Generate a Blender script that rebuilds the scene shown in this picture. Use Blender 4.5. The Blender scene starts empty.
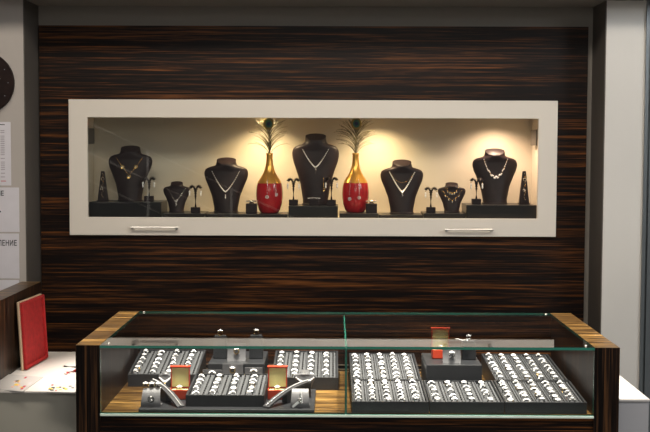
import bpy, bmesh, math, random
from mathutils import Vector, Matrix, Quaternion
random.seed(7)
PI = math.pi
sc = bpy.context.scene
C = sc.collection

# ------------------------------------------------------------------ camera
F, CX, CY = 1150.0, 325.0, 216.0
CAM = Vector((0, 0, 1.5))
cd = bpy.data.cameras.new('camera'); cam = bpy.data.objects.new('camera', cd); C.objects.link(cam)
cd.sensor_width = 36; cd.lens = 36 * F / 650.0; cd.clip_start = 0.05; cd.clip_end = 60
yaw = math.atan(8 / F); pitch = math.atan(70 / F)
R = Matrix.Rotation(yaw, 3, 'Z') @ Matrix.Rotation(PI / 2 - pitch, 3, 'X') @ Matrix.Rotation(math.radians(0.2), 3, 'Z')
cam.matrix_world = Matrix.Translation(CAM) @ R.to_4x4()
sc.camera = cam

def ray(px, py):
    return R @ Vector(((px - CX) / F, (CY - py) / F, -1))
def W(px, py, Y):                      # point seen at a pixel, on the vertical plane y = Y
    d = ray(px, py); return CAM + d * (Y / d.y)
def G(px, py, z):                      # the same, on the horizontal plane at height z
    d = ray(px, py); return CAM + d * ((z - CAM.z) / d.z)

# ------------------------------------------------------------------ world, lights, exposure
w = bpy.data.worlds.new('world'); sc.world = w; w.use_nodes = True
bg = w.node_tree.nodes['Background']; bg.inputs[0].default_value = (0.95, 0.93, 0.92, 1); bg.inputs[1].default_value = 0.09
sc.view_settings.view_transform = 'Standard'; sc.view_settings.look = 'None'
sc.view_settings.gamma = 1; sc.view_settings.use_curve_mapping = False; sc.view_settings.exposure = 0.0

def spot(loc, aim, power, angle, col=(1, .86, .68), size=.03, blend=.5):
    l = bpy.data.lights.new('spot_light', 'SPOT'); l.energy = power; l.color = col
    l.spot_size = math.radians(angle); l.spot_blend = blend; l.shadow_soft_size = size
    o = bpy.data.objects.new('spot_light', l); C.objects.link(o); o.location = loc
    o.rotation_euler = (Vector(aim) - Vector(loc)).to_track_quat('-Z', 'Y').to_euler(); return o
def area(loc, aim, power, sx, sy, col):
    l = bpy.data.lights.new('area_light', 'AREA'); l.shape = 'RECTANGLE'; l.size = sx; l.size_y = sy; l.energy = power; l.color = col
    o = bpy.data.objects.new('area_light', l); C.objects.link(o); o.location = loc
    o.rotation_euler = (Vector(aim) - Vector(loc)).to_track_quat('-Z', 'Y').to_euler(); return o
# ceiling downlights right over the glass counter
for x in (-.50, -.16, .24, .58):
    spot((x, 3.45, 2.72), (x * 1.02, 3.66, .8), 400, 33, (1, .90, .77), .035, .7)
# room lighting from the shop ceiling over the visitor
area((-.2, 2.7, 2.76), (0, 4.6, .9), 60, 2.8, .4, (1, .90, .78))
area((2.6, 2.2, 2.6), (1.15, 4.6, 1.1), 42, .8, .8, (.93, .96, 1))

area((.3, -1.0, 2.5), (.1, 3.6, 1.0), 34, 2.2, 1.0, (1, .95, .88))  # added fill light, unseen, lifts the upright fronts facing the camera
# unseen lamp added to brighten the railing that the cabinet door mirrors
area((-1.5, -1.3, 2.7), (-1.7, -3, 1.2), 110, .8, .5, (.95, .97, 1))

# ------------------------------------------------------------------ materials
def mat(name, col=(.8, .8, .8), rough=.5, metal=0, spec=.5, coat=0, bump=None, noise=None):
    m = bpy.data.materials.new(name); m.use_nodes = True; nt = m.node_tree; b = nt.nodes['Principled BSDF']
    b.inputs['Base Color'].default_value = (*col, 1); b.inputs['Roughness'].default_value = rough
    b.inputs['Metallic'].default_value = metal; b.inputs['Specular IOR Level'].default_value = spec
    b.inputs['Coat Weight'].default_value = coat
    tc = nt.nodes.new('ShaderNodeTexCoord')
    if noise:
        sc_, amt = noise
        n = nt.nodes.new('ShaderNodeTexNoise'); n.inputs['Scale'].default_value = sc_; n.inputs['Detail'].default_value = 4
        nt.links.new(tc.outputs['Object'], n.inputs['Vector'])
        r = nt.nodes.new('ShaderNodeValToRGB')
        r.color_ramp.elements[0].position = .3; r.color_ramp.elements[1].position = .7
        r.color_ramp.elements[0].color = (*[c * (1 - amt) for c in col], 1); r.color_ramp.elements[1].color = (*[min(1, c * (1 + amt)) for c in col], 1)
        nt.links.new(n.outputs['Fac'], r.inputs['Fac']); nt.links.new(r.outputs['Color'], b.inputs['Base Color'])
    if bump:
        sc_, st = bump
        n = nt.nodes.new('ShaderNodeTexNoise'); n.inputs['Scale'].default_value = sc_
        nt.links.new(tc.outputs['Object'], n.inputs['Vector'])
        bp = nt.nodes.new('ShaderNodeBump'); bp.inputs['Strength'].default_value = st; bp.inputs['Distance'].default_value = .002
        nt.links.new(n.outputs['Fac'], bp.inputs['Height']); nt.links.new(bp.outputs['Normal'], b.inputs['Normal'])
    return m

def wood(name, scale, rough=.3, tone=1.0, cols=None):
    """dark striped ebony veneer; scale = stretch of the grain along each axis"""
    m = bpy.data.materials.new(name); m.use_nodes = True; nt = m.node_tree; b = nt.nodes['Principled BSDF']
    L = nt.links.new; N = nt.nodes.new
    tc = N('ShaderNodeTexCoord')
    def layer(k, det, dist=0.0, off=0.0):
        mp = N('ShaderNodeMapping'); mp.inputs['Scale'].default_value = [s * k for s in scale]; mp.inputs['Location'].default_value = (off, off, off)
        L(tc.outputs['Object'], mp.inputs['Vector'])
        n = N('ShaderNodeTexNoise'); n.inputs['Scale'].default_value = 1; n.inputs['Detail'].default_value = det; n.inputs['Distortion'].default_value = dist
        n.inputs['Roughness'].default_value = .6
        L(mp.outputs['Vector'], n.inputs['Vector']); return n.outputs['Fac']
    a = layer(1.0, 5, .25); c = layer(3.1, 3, .1, 7.3); d = layer(.3, 2, .0, 3.1)
    m1 = N('ShaderNodeMath'); m1.operation = 'MULTIPLY'; m1.inputs[1].default_value = .50; L(a, m1.inputs[0])
    m2 = N('ShaderNodeMath'); m2.operation = 'MULTIPLY_ADD'; m2.inputs[1].default_value = .36; L(c, m2.inputs[0]); L(m1.outputs[0], m2.inputs[2])
    m3 = N('ShaderNodeMath'); m3.operation = 'MULTIPLY_ADD'; m3.inputs[1].default_value = .14; L(d, m3.inputs[0]); L(m2.outputs[0], m3.inputs[2])
    r = N('ShaderNodeValToRGB'); cr = r.color_ramp
    cr.elements[0].position = .465; cr.elements[0].color = (.008, .0055, .005, 1)
    cr.elements[1].position = .64; cr.elements[1].color = (.24 * tone, .098 * tone, .028 * tone, 1)
    e = cr.elements.new(.515); e.color = (.020 * tone, .0095 * tone, .006 * tone, 1)
    e = cr.elements.new(.565); e.color = (.105 * tone, .040 * tone, .013 * tone, 1)
    if cols:
        for e_, c_ in zip(cr.elements, cols): e_.color = (*c_, 1)
    L(m3.outputs[0], r.inputs['Fac']); L(r.outputs['Color'], b.inputs['Base Color'])
    b.inputs['Roughness'].default_value = rough; b.inputs['Specular IOR Level'].default_value = .15
    return m

def glass(name, tint=(.985, .995, .99), k=1.75):
    """clear pane: mirrors by the Fresnel law on its outer side, lets the rest through"""
    m = bpy.data.materials.new(name); m.use_nodes = True; nt = m.node_tree; L = nt.links.new; N = nt.nodes.new
    nt.nodes.remove(nt.nodes['Principled BSDF']); out = nt.nodes['Material Output']
    t = N('ShaderNodeBsdfTransparent'); t.inputs[0].default_value = (*tint, 1)
    g = N('ShaderNodeBsdfGlossy'); g.inputs['Roughness'].default_value = .015
    fr = N('ShaderNodeFresnel'); fr.inputs['IOR'].default_value = 1.5
    geo = N('ShaderNodeNewGeometry')
    a = N('ShaderNodeMath'); a.operation = 'SUBTRACT'; a.inputs[0].default_value = 1; L(geo.outputs['Backfacing'], a.inputs[1])
    b = N('ShaderNodeMath'); b.operation = 'MULTIPLY'; b.inputs[1].default_value = k; L(fr.outputs[0], b.inputs[0])
    c = N('ShaderNodeMath'); c.operation = 'MULTIPLY'; c.use_clamp = True; L(a.outputs[0], c.inputs[0]); L(b.outputs[0], c.inputs[1])
    mx = N('ShaderNodeMixShader'); L(c.outputs[0], mx.inputs[0]); L(t.outputs[0], mx.inputs[1]); L(g.outputs[0], mx.inputs[2])
    L(mx.outputs[0], out.inputs[0]); return m

M = {}
M['wood_h'] = wood('ebony_veneer_horizontal', (1.7, 112, 112), .42, .95, ((.005, .003, .0025), (.016, .007, .004), (.070, .025, .007), (.17, .060, .015)))
M['wood_lit'] = wood('ebony_veneer_lit', (2.4, 34, 34), .3, 1, ((.045, .023, .008), (.10, .055, .017), (.23, .130, .038), (.38, .22, .07)))  # striped veneer with the downlights' golden brightness put into its colours
M['wood_v'] = wood('ebony_veneer_vertical', (85, 85, 1.3), .35, 1, ((.005, .0035, .003), (.018, .010, .007), (.070, .032, .014), (.14, .065, .025)))
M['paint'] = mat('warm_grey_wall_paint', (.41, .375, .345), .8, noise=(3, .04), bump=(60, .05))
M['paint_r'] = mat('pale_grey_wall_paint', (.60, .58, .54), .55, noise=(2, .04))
M['jamb'] = mat('dark_grey_niche_paint', (.085, .075, .065), .6)
M['ceil'] = mat('ceiling_paint', (.22, .20, .175), .8)
M['floor'] = mat('grey_floor_tile', (.25, .24, .23), .35, noise=(5, .1))
M['lacquer'] = mat('cream_lacquer', (.70, .65, .575), .28, coat=.3)
M['liner'] = mat('beige_cabinet_lining', (.60, .54, .44), .55, noise=(4, .03))
M['black_board'] = mat('black_display_board', (.009, .0085, .009), .3, noise=(30, .2))
M['bust'] = mat('brown_black_leatherette', (.020, .0125, .014), .42, spec=.22, bump=(250, .25), noise=(40, .2))
M['tray'] = mat('charcoal_leatherette', (.0165, .0180, .0215), .45, bump=(300, .2), noise=(40, .15))
M['tray_in'] = mat('grey_tray_velvet', (.050, .053, .060), .7, noise=(120, .25))
M['silver_card'] = mat('silver_grey_leatherette', (.13, .13, .14), .4, metal=.2, noise=(60, .1))
M['ramp_grey'] = mat('mid_grey_leatherette', (.035, .035, .04), .45)
M['steel'] = mat('brushed_steel', (.62, .60, .57), .3, metal=1, noise=(80, .08))
M['alu'] = mat('dark_aluminium_profile', (.16, .18, .19), .35, metal=.6)
M['gold'] = mat('polished_gold', (.95, .68, .28), .22, metal=1)
M['gold_vase'] = mat('gold_glaze', (.85, .42, .09), .28, metal=.75, noise=(25, .3))
M['red_glaze'] = mat('red_glaze', (.46, .010, .016), .22, coat=.5, noise=(18, .15))
M['silver'] = mat('polished_silver', (.92, .90, .88), .16, metal=1)
M['gem'] = mat('white_gemstones', (.92, .92, .94), .12, spec=1, coat=1)
M['velvet_red'] = mat('red_velvet', (.36, .009, .010), .85, noise=(60, .2), bump=(200, .3))
M['red_box'] = mat('red_box_lacquer', (.52, .05, .018), .4)
M['cream_lining'] = mat('cream_satin_lining', (.60, .57, .27), .6, noise=(40, .08))
M['gold_trim'] = mat('pale_gold_trim', (.80, .62, .42), .3, metal=.6)
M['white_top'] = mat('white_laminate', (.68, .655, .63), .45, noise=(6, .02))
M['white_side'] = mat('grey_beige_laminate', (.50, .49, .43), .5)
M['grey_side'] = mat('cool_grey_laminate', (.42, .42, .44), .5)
M['paper'] = mat('white_paper', (.62, .60, .64), .8, noise=(20, .03))
M['paper2'] = mat('glossy_paper', (.55, .54, .53), .4)
M['ink'] = mat('black_ink', (.02, .02, .025), .6)
M['ink_grey'] = mat('grey_ink', (.33, .30, .33), .7)
M['ink_red'] = mat('red_ink', (.5, .08, .1), .7)
M['ink_pink'] = mat('pink_ink', (.75, .45, .35), .5)
M['ink_yellow'] = mat('yellow_ink', (.8, .55, .1), .5)
M['ink_blue'] = mat('blue_ink', (.08, .15, .4), .5)
M['clock'] = mat('dark_brown_clock_face', (.012, .005, .004), .6, spec=.2, noise=(25, .3))
M['plastic_red'] = mat('red_plastic', (.6, .02, .02), .3)
M['plastic_black'] = mat('black_plastic', (.02, .02, .02), .3)
M['glass'] = glass('clear_glass')
M['glass_cab'] = glass('cabinet_glass', (.89, .90, .885), 1.9)
M['glass_edge'] = mat('green_glass_edge', (.03, .19, .14), .15, spec=1)
M['glass_edge_pale'] = mat('frosted_glass_edge', (.80, .93, .82), .3)
M['dark_metal'] = mat('dark_grey_hinge_metal', (.10, .09, .08), .4, metal=.5)
M['barb'] = mat('peacock_barb', (.075, .06, .015), .5, noise=(50, .5))
M['shaft'] = mat('feather_shaft', (.55, .45, .25), .5)
M['eye_bronze'] = mat('feather_bronze', (.22, .16, .03), .4, metal=.3)
M['eye_green'] = mat('feather_green', (.03, .13, .09), .35, metal=.3)
M['eye_blue'] = mat('feather_blue', (.01, .03, .10), .35, metal=.3)
M['lamp_glow'] = bpy.data.materials.new('halogen_glow'); M['lamp_glow'].use_nodes = True
b_ = M['lamp_glow'].node_tree.nodes['Principled BSDF']; b_.inputs['Emission Color'].default_value = (1, .8, .5, 1); b_.inputs['Emission Strength'].default_value = 12

# ------------------------------------------------------------------ mesh builder
class MB:
    def __init__(s): s.v = []; s.f = []; s.m = []; s.mi = 0
    def add(s, vs, fs):
        n = len(s.v); s.v += [tuple(v) for v in vs]
        for f in fs: s.f.append([i + n for i in f]); s.m.append(s.mi)
        return s
    def box(s, x0, x1, y0, y1, z0, z1):
        v = [(x0, y0, z0), (x1, y0, z0), (x1, y1, z0), (x0, y1, z0), (x0, y0, z1), (x1, y0, z1), (x1, y1, z1), (x0, y1, z1)]
        return s.add(v, [(0, 3, 2, 1), (4, 5, 6, 7), (0, 1, 5, 4), (1, 2, 6, 5), (2, 3, 7, 6), (3, 0, 4, 7)])
    def hexa(s, v):                      # eight corners, bottom four then top four, counter-clockwise
        return s.add(v, [(0, 3, 2, 1), (4, 5, 6, 7), (0, 1, 5, 4), (1, 2, 6, 5), (2, 3, 7, 6), (3, 0, 4, 7)])
    def loft(s, rings, cap=True):
        n = len(rings[0]); vs = [p for r in rings for p in r]; fs = []
        for i in range(len(rings) - 1):
            for j in range(n):
                k = (j + 1) % n; fs.append((i * n + j, i * n + k, (i + 1) * n + k, (i + 1) * n + j))
        if cap: fs.append(tuple(range(n))[::-1]); fs.append(tuple((len(rings) - 1) * n + j for j in range(n)))
        return s.add(vs, fs)
    def lathe(s, prof, seg=32, c=(0, 0, 0), cap=True):
        rings = [[(c[0] + r * math.cos(2 * PI * j / seg), c[1] + r * math.sin(2 * PI * j / seg), c[2] + z) for j in range(seg)] for r, z in prof]
        return s.loft(rings, cap)
    def tube(s, pts, r, seg=8, r1=None, cap=True):
        pts = [Vector(p) for p in pts]; rings = []; n = len(pts); up = None
        for i, p in enumerate(pts):
            t = (pts[min(i + 1, n - 1)] - pts[max(i - 1, 0)]).normalized()
            if up is None: up = Vector((0, 0, 1)) if abs(t.z) < .9 else Vector((1, 0, 0))
            a = t.cross(up).normalized(); b = t.cross(a).normalized(); up = -b if b.dot(up) < 0 else b
            b = t.cross(a).normalized()
            rr = r if r1 is None else r + (r1 - r) * i / (n - 1)
            rings.append([tuple(p + (a * math.cos(2 * PI * j / seg) + b * math.sin(2 * PI * j / seg)) * rr) for j in range(seg)])
            up = b
        return s.loft(rings, cap)
    def ball(s, c, r, seg=8, rz=None, rings=5):
        rz = rz or r; prof = [(max(1e-5, r * math.sin(PI * i / rings)), -rz * math.cos(PI * i / rings)) for i in range(rings + 1)]
        return s.lathe(prof, seg, c, False)
    def gem(s, c, r, h=None, seg=6):     # faceted stone
        h = h or r; x, y, z = c
        pr = [(r * .55, h * .5), (r, h * .1), (1e-4, -h * .8)]
        return s.lathe(list(reversed(pr)), seg, c, True)
    def torus(s, c, R_, r, n=14, k=5, plane='xz', sq=1.0):
        rings = []
        for i in range(n):
            a = 2 * PI * i / n; ring = []
            for j in range(k):
                q = 2 * PI * j / k; rad = R_ + r * math.cos(q); h = r * math.sin(q) * sq
                u, v_ = rad * math.cos(a), rad * math.sin(a)
                p = {'xz': (u, h, v_), 'xy': (u, v_, h), 'yz': (h, u, v_)}[plane]
                ring.append((c[0] + p[0], c[1] + p[1], c[2] + p[2]))
            rings.append(ring)
        vs = [p for r_ in rings for p in r_]
        fs = [(i * k + j, i * k + (j + 1) % k, ((i + 1) % n) * k + (j + 1) % k, ((i + 1) % n) * k + j) for i in range(n) for j in range(k)]
        return s.add(vs, fs)
    def build(s, name, mats, parent=None, smooth=False, bevel=0, loc=None):
        me = bpy.data.meshes.new(name); me.from_pydata(s.v, [], s.f)
        if not isinstance(mats, (list, tuple)): mats = [mats]
        for m in mats: me.materials.append(M[m] if isinstance(m, str) else m)
        me.polygons.foreach_set('material_index', s.m); me.update()
        bm = bmesh.new(); bm.from_mesh(me); bmesh.ops.recalc_face_normals(bm, faces=bm.faces); bm.to_mesh(me); bm.free()
        if smooth: me.shade_smooth() if hasattr(me, 'shade_smooth') else me.polygons.foreach_set('use_smooth', [True] * len(me.polygons))
        o = bpy.data.objects.new(name, me); C.objects.link(o)
        if parent: o.parent = parent
        if loc: o.location = loc
        if bevel:
            md = o.modifiers.new('bevel', 'BEVEL'); md.width = bevel; md.segments = 2; md.limit_method = 'ANGLE'; md.angle_limit = math.radians(40)
            md.harden_normals = False
        return o

def frame_mesh(x0, x1, z0, z1, y0, y1, hx0, hx1, hz0, hz1):
    mb = MB(); v = []
    for y in (y0, y1):
        v += [(x0, y, z0), (x1, y, z0), (x1, y, z1), (x0, y, z1), (hx0, y, hz0), (hx1, y, hz0), (hx1, y, hz1), (hx0, y, hz1)]
    f = []
    for i in range(4):
        j = (i + 1) % 4
        f += [(i, j, j + 4, i + 4), (i + 8, i + 12, j + 12, j + 8), (i, i + 8, j + 8, j), (i + 4, j + 4, j + 12, i + 12)]
    return mb.add(v, f)
def tag(o, label, cat, group=None):
    o['label'] = label; o['category'] = cat
    if group: o['group'] = group
    return o
def thing(name, label, cat, loc=(0, 0, 0), rz=0, group=None):
    o = bpy.data.objects.new(name, None); C.objects.link(o); o.location = loc; o.rotation_euler = (0, 0, rz); o.empty_display_size = .02
    return tag(o, label, cat, group)
def struct(o): o['kind'] = 'structure'; return o
def dup(root, loc, rz=0, label=None, group=None):
    def cp(o, par):
        c = o.copy(); C.objects.link(c)
        if par: c.parent = par
        for ch in list(o.children): cp(ch, c)
        return c
    r = cp(root, None); r.location = loc; r.rotation_euler = (0, 0, rz)
    if label: r['label'] = label
    if group: r['group'] = group
    return r
used = set()
def place(root, loc, rz, label, group=None):     # first call moves the original, later calls copy it
    if root.name in used:
        return dup(root, loc, rz, label, group)
    used.add(root.name); root.location = loc; root.rotation_euler = (0, 0, rz); root['label'] = label
    if group: root['group'] = group
    return root
ORD = ['first', 'second', 'third', 'fourth', 'fifth', 'sixth', 'seventh']

# ------------------------------------------------------------------ the setting
YW = 4.72                              # face of the veneered wall
YP = 4.517                             # face of the piers either side of the niche
ZC = 2.068                             # underside of the bulkhead
XL = W(24.5, 146, YP).x; XR = W(604.5, 146, YP).x; XR2 = W(643.5, 146, YP).x
PL = W(39, 60, YW).x; PR = W(588, 60, YW).x; PT = W(300, 26, YW).z
# wall cabinet, measured on its front face
YF = 4.69
cx0, cx1 = W(69, 168, YF).x, W(557, 168, YF).x
cz1, cz0 = W(312, 100, YF).z, W(312, 236, YF).z
ox0, ox1 = W(87.5, 168, YF).x, W(538, 168, YF).x
oz1, oz0 = W(312, 118, YF).z, W(312, 218, YF).z
ix0, ix1 = ox0 - .035, ox1 + .025      # inside of the carcass
iz0, iz1 = oz0 - .012, oz1 + .036
YB = 4.99
def wall_hole(mb, x0, x1, z0, z1, y0, y1, hx0, hx1, hz0, hz1):
    mb.box(x0, hx0, y0, y1, z0, z1); mb.box(hx1, x1, y0, y1, z0, z1)
    mb.box(hx0, hx1, y0, y1, z0, hz0); mb.box(hx0, hx1, y0, y1, hz1, z1)
mb = MB(); wall_hole(mb, PL, PR, .0, PT, YW, YW + .02, ix0 - .018, ix1 + .018, iz0 - .018, iz1 + .018)
o = mb.build('wall_panelling', 'wood_h'); struct(o); o.name = 'trim_1'
mb = MB(); wall_hole(mb, XL - .3, XR + .3, 0, ZC, YW + .02, YW + .06, ix0 - .018, ix1 + .018, iz0 - .018, iz1 + .018)
struct(mb.build('wall_back', 'ceil'))
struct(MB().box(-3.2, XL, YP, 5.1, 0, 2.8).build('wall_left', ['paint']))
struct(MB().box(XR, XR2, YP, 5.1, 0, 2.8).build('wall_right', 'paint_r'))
# dark lining boards on the cheeks of the niche
struct(MB().box(XL, XL + .004, YP + .002, YW + .02, 0, ZC).build('trim_2', 'jamb'))
struct(MB().box(XR - .004, XR, YP + .002, YW + .02, 0, ZC).build('trim_3', 'jamb'))
struct(MB().box(-3.2, 3.2, 4.25, 5.1, ZC, 2.8).build('ceiling', 'ceil'))
struct(MB().box(-3.2, 3.2, -3, 4.25, 2.8, 2.9).build('ceiling_high', 'ceil')).name = 'ceiling_front'
struct(MB().box(-3.2, 3.2, -3, 5.1, -.1, 0).build('floor', 'floor'))
# aluminium door profile at the right edge
rx = XR2
mb = MB(); mb.box(rx, rx + .012, YP - .012, YP + .06, 0, ZC); mb.box(rx + .012, rx + .022, YP + .01, YP + .06, 0, ZC)
mb.box(rx + .022, rx + .05, YP - .005, YP + .06, 0, ZC); mb.box(rx + .05, rx + .058, YP + .01, YP + .06, 0, ZC); mb.box(rx + .058, rx + .30, YP - .012, YP + .06, 0, ZC)
struct(mb.build('trim_4', 'alu'))
# stair railing added out of view behind the visitor, for its cabinet door reflection
mb = MB()
for k in (0, .32, .62):
    mb.tube([(-3.05, -3, 1.93 - k), (-.2, -3, .62 - k)], .018, 10)
for x in (-2.95, -2.0, -1.1, -.3): mb.box(x - .012, x + .012, -3.012, -2.988, 0, 1.93 - (x + 3.05) * .4596)
struct(mb.build('added_railing', 'lacquer'))

# ------------------------------------------------------------------ wall display cabinet
cab = thing('wall_display_cabinet', 'long cream wall display cabinet with lift-up glass door in the dark wood wall', 'cabinet', ((cx0 + cx1) / 2, YW, cz0))
ox, oy, oz = cab.location
def L_(x0, x1, y0, y1, z0, z1): return (x0 - ox, x1 - ox, y0 - oy, y1 - oy, z0 - oz, z1 - oz)
mb = MB(); t = .016
for a in ((ix0 - t, ix0, 4.712, YB, iz0 - t, iz1 + t), (ix1, ix1 + t, 4.712, YB, iz0 - t, iz1 + t), (ix0, ix1, 4.712, YB, iz1, iz1 + t),
          (ix0, ix1, 4.712, YB, iz0 - t, iz0), (ix0 - t, ix1 + t, YB, YB + .01, iz0 - t, iz1 + t)): mb.box(*L_(*a))
mb.build('carcass', 'liner', cab)
mb = frame_mesh(cx0 - ox, cx1 - ox, cz0 - oz, cz1 - oz, YF - oy, YF + .02 - oy, ox0 - ox, ox1 - ox, oz0 - oz, oz1 - oz)
door = mb.build('flap_door', 'lacquer', cab, bevel=.002)
MB().box(*L_(ox0 - .005, ox1 + .005, YF + .012, YF + .016, oz0 - .005, oz1 + .005)).build('glass_pane', 'glass_cab', door)
for hx0, hx1, hz in ((131, 179, 228.3), (444, 493, 230.5)):
    a, b = W(hx0, hz, YF), W(hx1, hz, YF); mb = MB()
    z = a.z
    mb.box(*L_(a.x, b.x, YF - .030, YF - .020, z + .003, z + .0085))
    mb.box(*L_(a.x + .004, a.x + .014, YF - .021, YF - .0002, z - .004, z + .0083)); mb.box(*L_(b.x - .014, b.x - .004, YF - .021, YF - .0002, z - .004, z + .0083))
    mb.build('handle', 'steel', door, bevel=.002)
for sx, x in ((1, ix0), (-1, ix1)):
    a, b = W(90, 128, 4.80), W(90, 144, 4.80); mb = MB()
    x0, x1 = sorted((x, x + sx * .022)); mb.box(*L_(x0, x1, 4.76, 4.90, b.z, a.z))
    x0, x1 = sorted((x + sx * .004, x + sx * .014)); mb.box(*L_(x0, x1, 4.715, 4.77, a.z - .03, a.z - .012))
    mb.build('hinge', 'dark_metal', cab, bevel=.004)
LX = [W(p, 146, 4.88).x for p in (264, 378, 497)]
for x in LX:
    s = MB().lathe([(.032, -.006), (.034, -.006), (.034, 0), (.024, 0), (.024, -.004)], 24, (x - ox, 4.85 - oy, iz1 - oz), False).build('spotlight', 'steel', cab, smooth=True)
    MB().lathe([(.001, -.004), (.023, -.004)], 20, (x - ox, 4.85 - oy, iz1 - oz), False).build('bulb', 'lamp_glow', s)
    l = spot((x, 4.85, iz1 - .008), (x, 4.852, iz0), 17, 135, (1, .74, .42) if x < .3 else (1, .70, .50), .012, .8)

# platforms in the wall cabinet
def block(name, label, cat, px0, px1, pytop, Yf, Yb, zb, m='black_board', bev=.002):
    a, b = W(px0, pytop, Yf), W(px1, pytop, Yf)
    o = MB().box(-(b.x - a.x) / 2, (b.x - a.x) / 2, 0, Yb - Yf, 0, a.z - zb).build(name, m, bevel=bev, loc=((a.x + b.x) / 2, Yf, zb))
    tag(o, label, cat); return o, a.z
ZS = iz0 + .0005
def plinth(label, px0, px1, py, Yf=4.745, Yb=4.93, name='display_plinth'):
    o, z = block(name, label, 'plinth', px0, px1, py, Yf, Yb, ZS); return z
zP1 = plinth('wide black plinth at the far left inside the wall cabinet', 89, 161, 202)
zP2 = plinth('low black board under the smallest dark bust on the left of the wall cabinet', 162.5, 204, 213.5, name='display_board')
zP3 = plinth('low black board under the left vase and the mid-size bust beside it', 205.5, 287, 214, name='display_board')
zP4 = plinth('black plinth under the tall central bust', 288.5, 338, 206)
zP5 = plinth('low black board under the right-hand vase', 339.5, 378, 213.5, name='display_board')
zP6 = plinth('low black board under the bust right of the right-hand vase', 379, 423, 215, name='display_board')
zP7 = plinth('thick black board under the small bust with two gold necklaces', 424, 465, 213.5, name='display_board')
zP8 = plinth('wide black plinth at the right end of the wall cabinet', 466.5, 537.5, 205)

# busts
PROF = [(0, .27), (.06, .27), (.3, .325), (.5, .415), (.62, .475), (.70, .498), (.75, .5), (.80, .485), (.835, .45), (.855, .40), (.872, .33), (.885, .27), (.905, .238), (.95, .225), (1, .22)]
DEP = [(0, .20), (.3, .18), (.6, .155), (.78, .15), (.85, .17), (.9, .185), (1, .19)]
def interp(T, t):
    for (a, va), (b, vb) in zip(T, T[1:]):
        if t <= b: return va + (vb - va) * (t - a) / (b - a)
    return T[-1][1]
class Bust:
    """neck-and-shoulders display form; local front faces -y"""
    def __init__(s, px0, px1, py0, Yc, z0, label, m='bust'):
        l, r = W(px0, 180, Yc), W(px1, 180, Yc); s.w = r.x - l.x; s.h = W(px0, py0 + 1.8, Yc).z - z0
        s.c = Vector(((l.x + r.x) / 2, Yc, z0))
        s.root = thing('jewellery_bust', label, 'bust', s.c)
        rings = []
        for i in range(53):
            t = i / 52; rings.append(s.ring(t))
        tp = MB().loft(rings, True)
        tp.build('bust_form', m, s.root, smooth=True).modifiers.new('es', 'EDGE_SPLIT').split_angle = math.radians(50)
        hw = s.w * .285; mb = MB(); mb.lathe([(hw, 0), (hw, .004), (hw * .96, .006)], 32); mb.v = [(x, y * .72, z) for x, y, z in mb.v]
        mb.build('foot', m, s.root)
    def dims(s, t): return s.w * interp(PROF, t), s.w * interp(DEP, t), s.yoff(t)
    def yoff(s, t): return s.w * (.10 * (1 - t))* -1 + s.w * .10
    def ring(s, t):
        a, d, yo = s.dims(t); n = 40; out = []
        for j in range(n):
            q = 2 * PI * j / n; x = a * math.cos(q); y = d * math.sin(q) * (1.0 if math.sin(q) < 0 else .55)
            z = .006 + t * (s.h - .006)
            if t > .9: z += (y / max(d, 1e-6)) * s.w * .10 * (t - .9) / .1
            out.append((x, yo + y, z))
        return out
    def front(s, x, z):
        t = min(1, max(0, (z - .006) / (s.h - .006))); a, d, yo = s.dims(t); q = min(.97, abs(x / a)); return yo - d * math.sqrt(1 - q * q)
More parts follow.
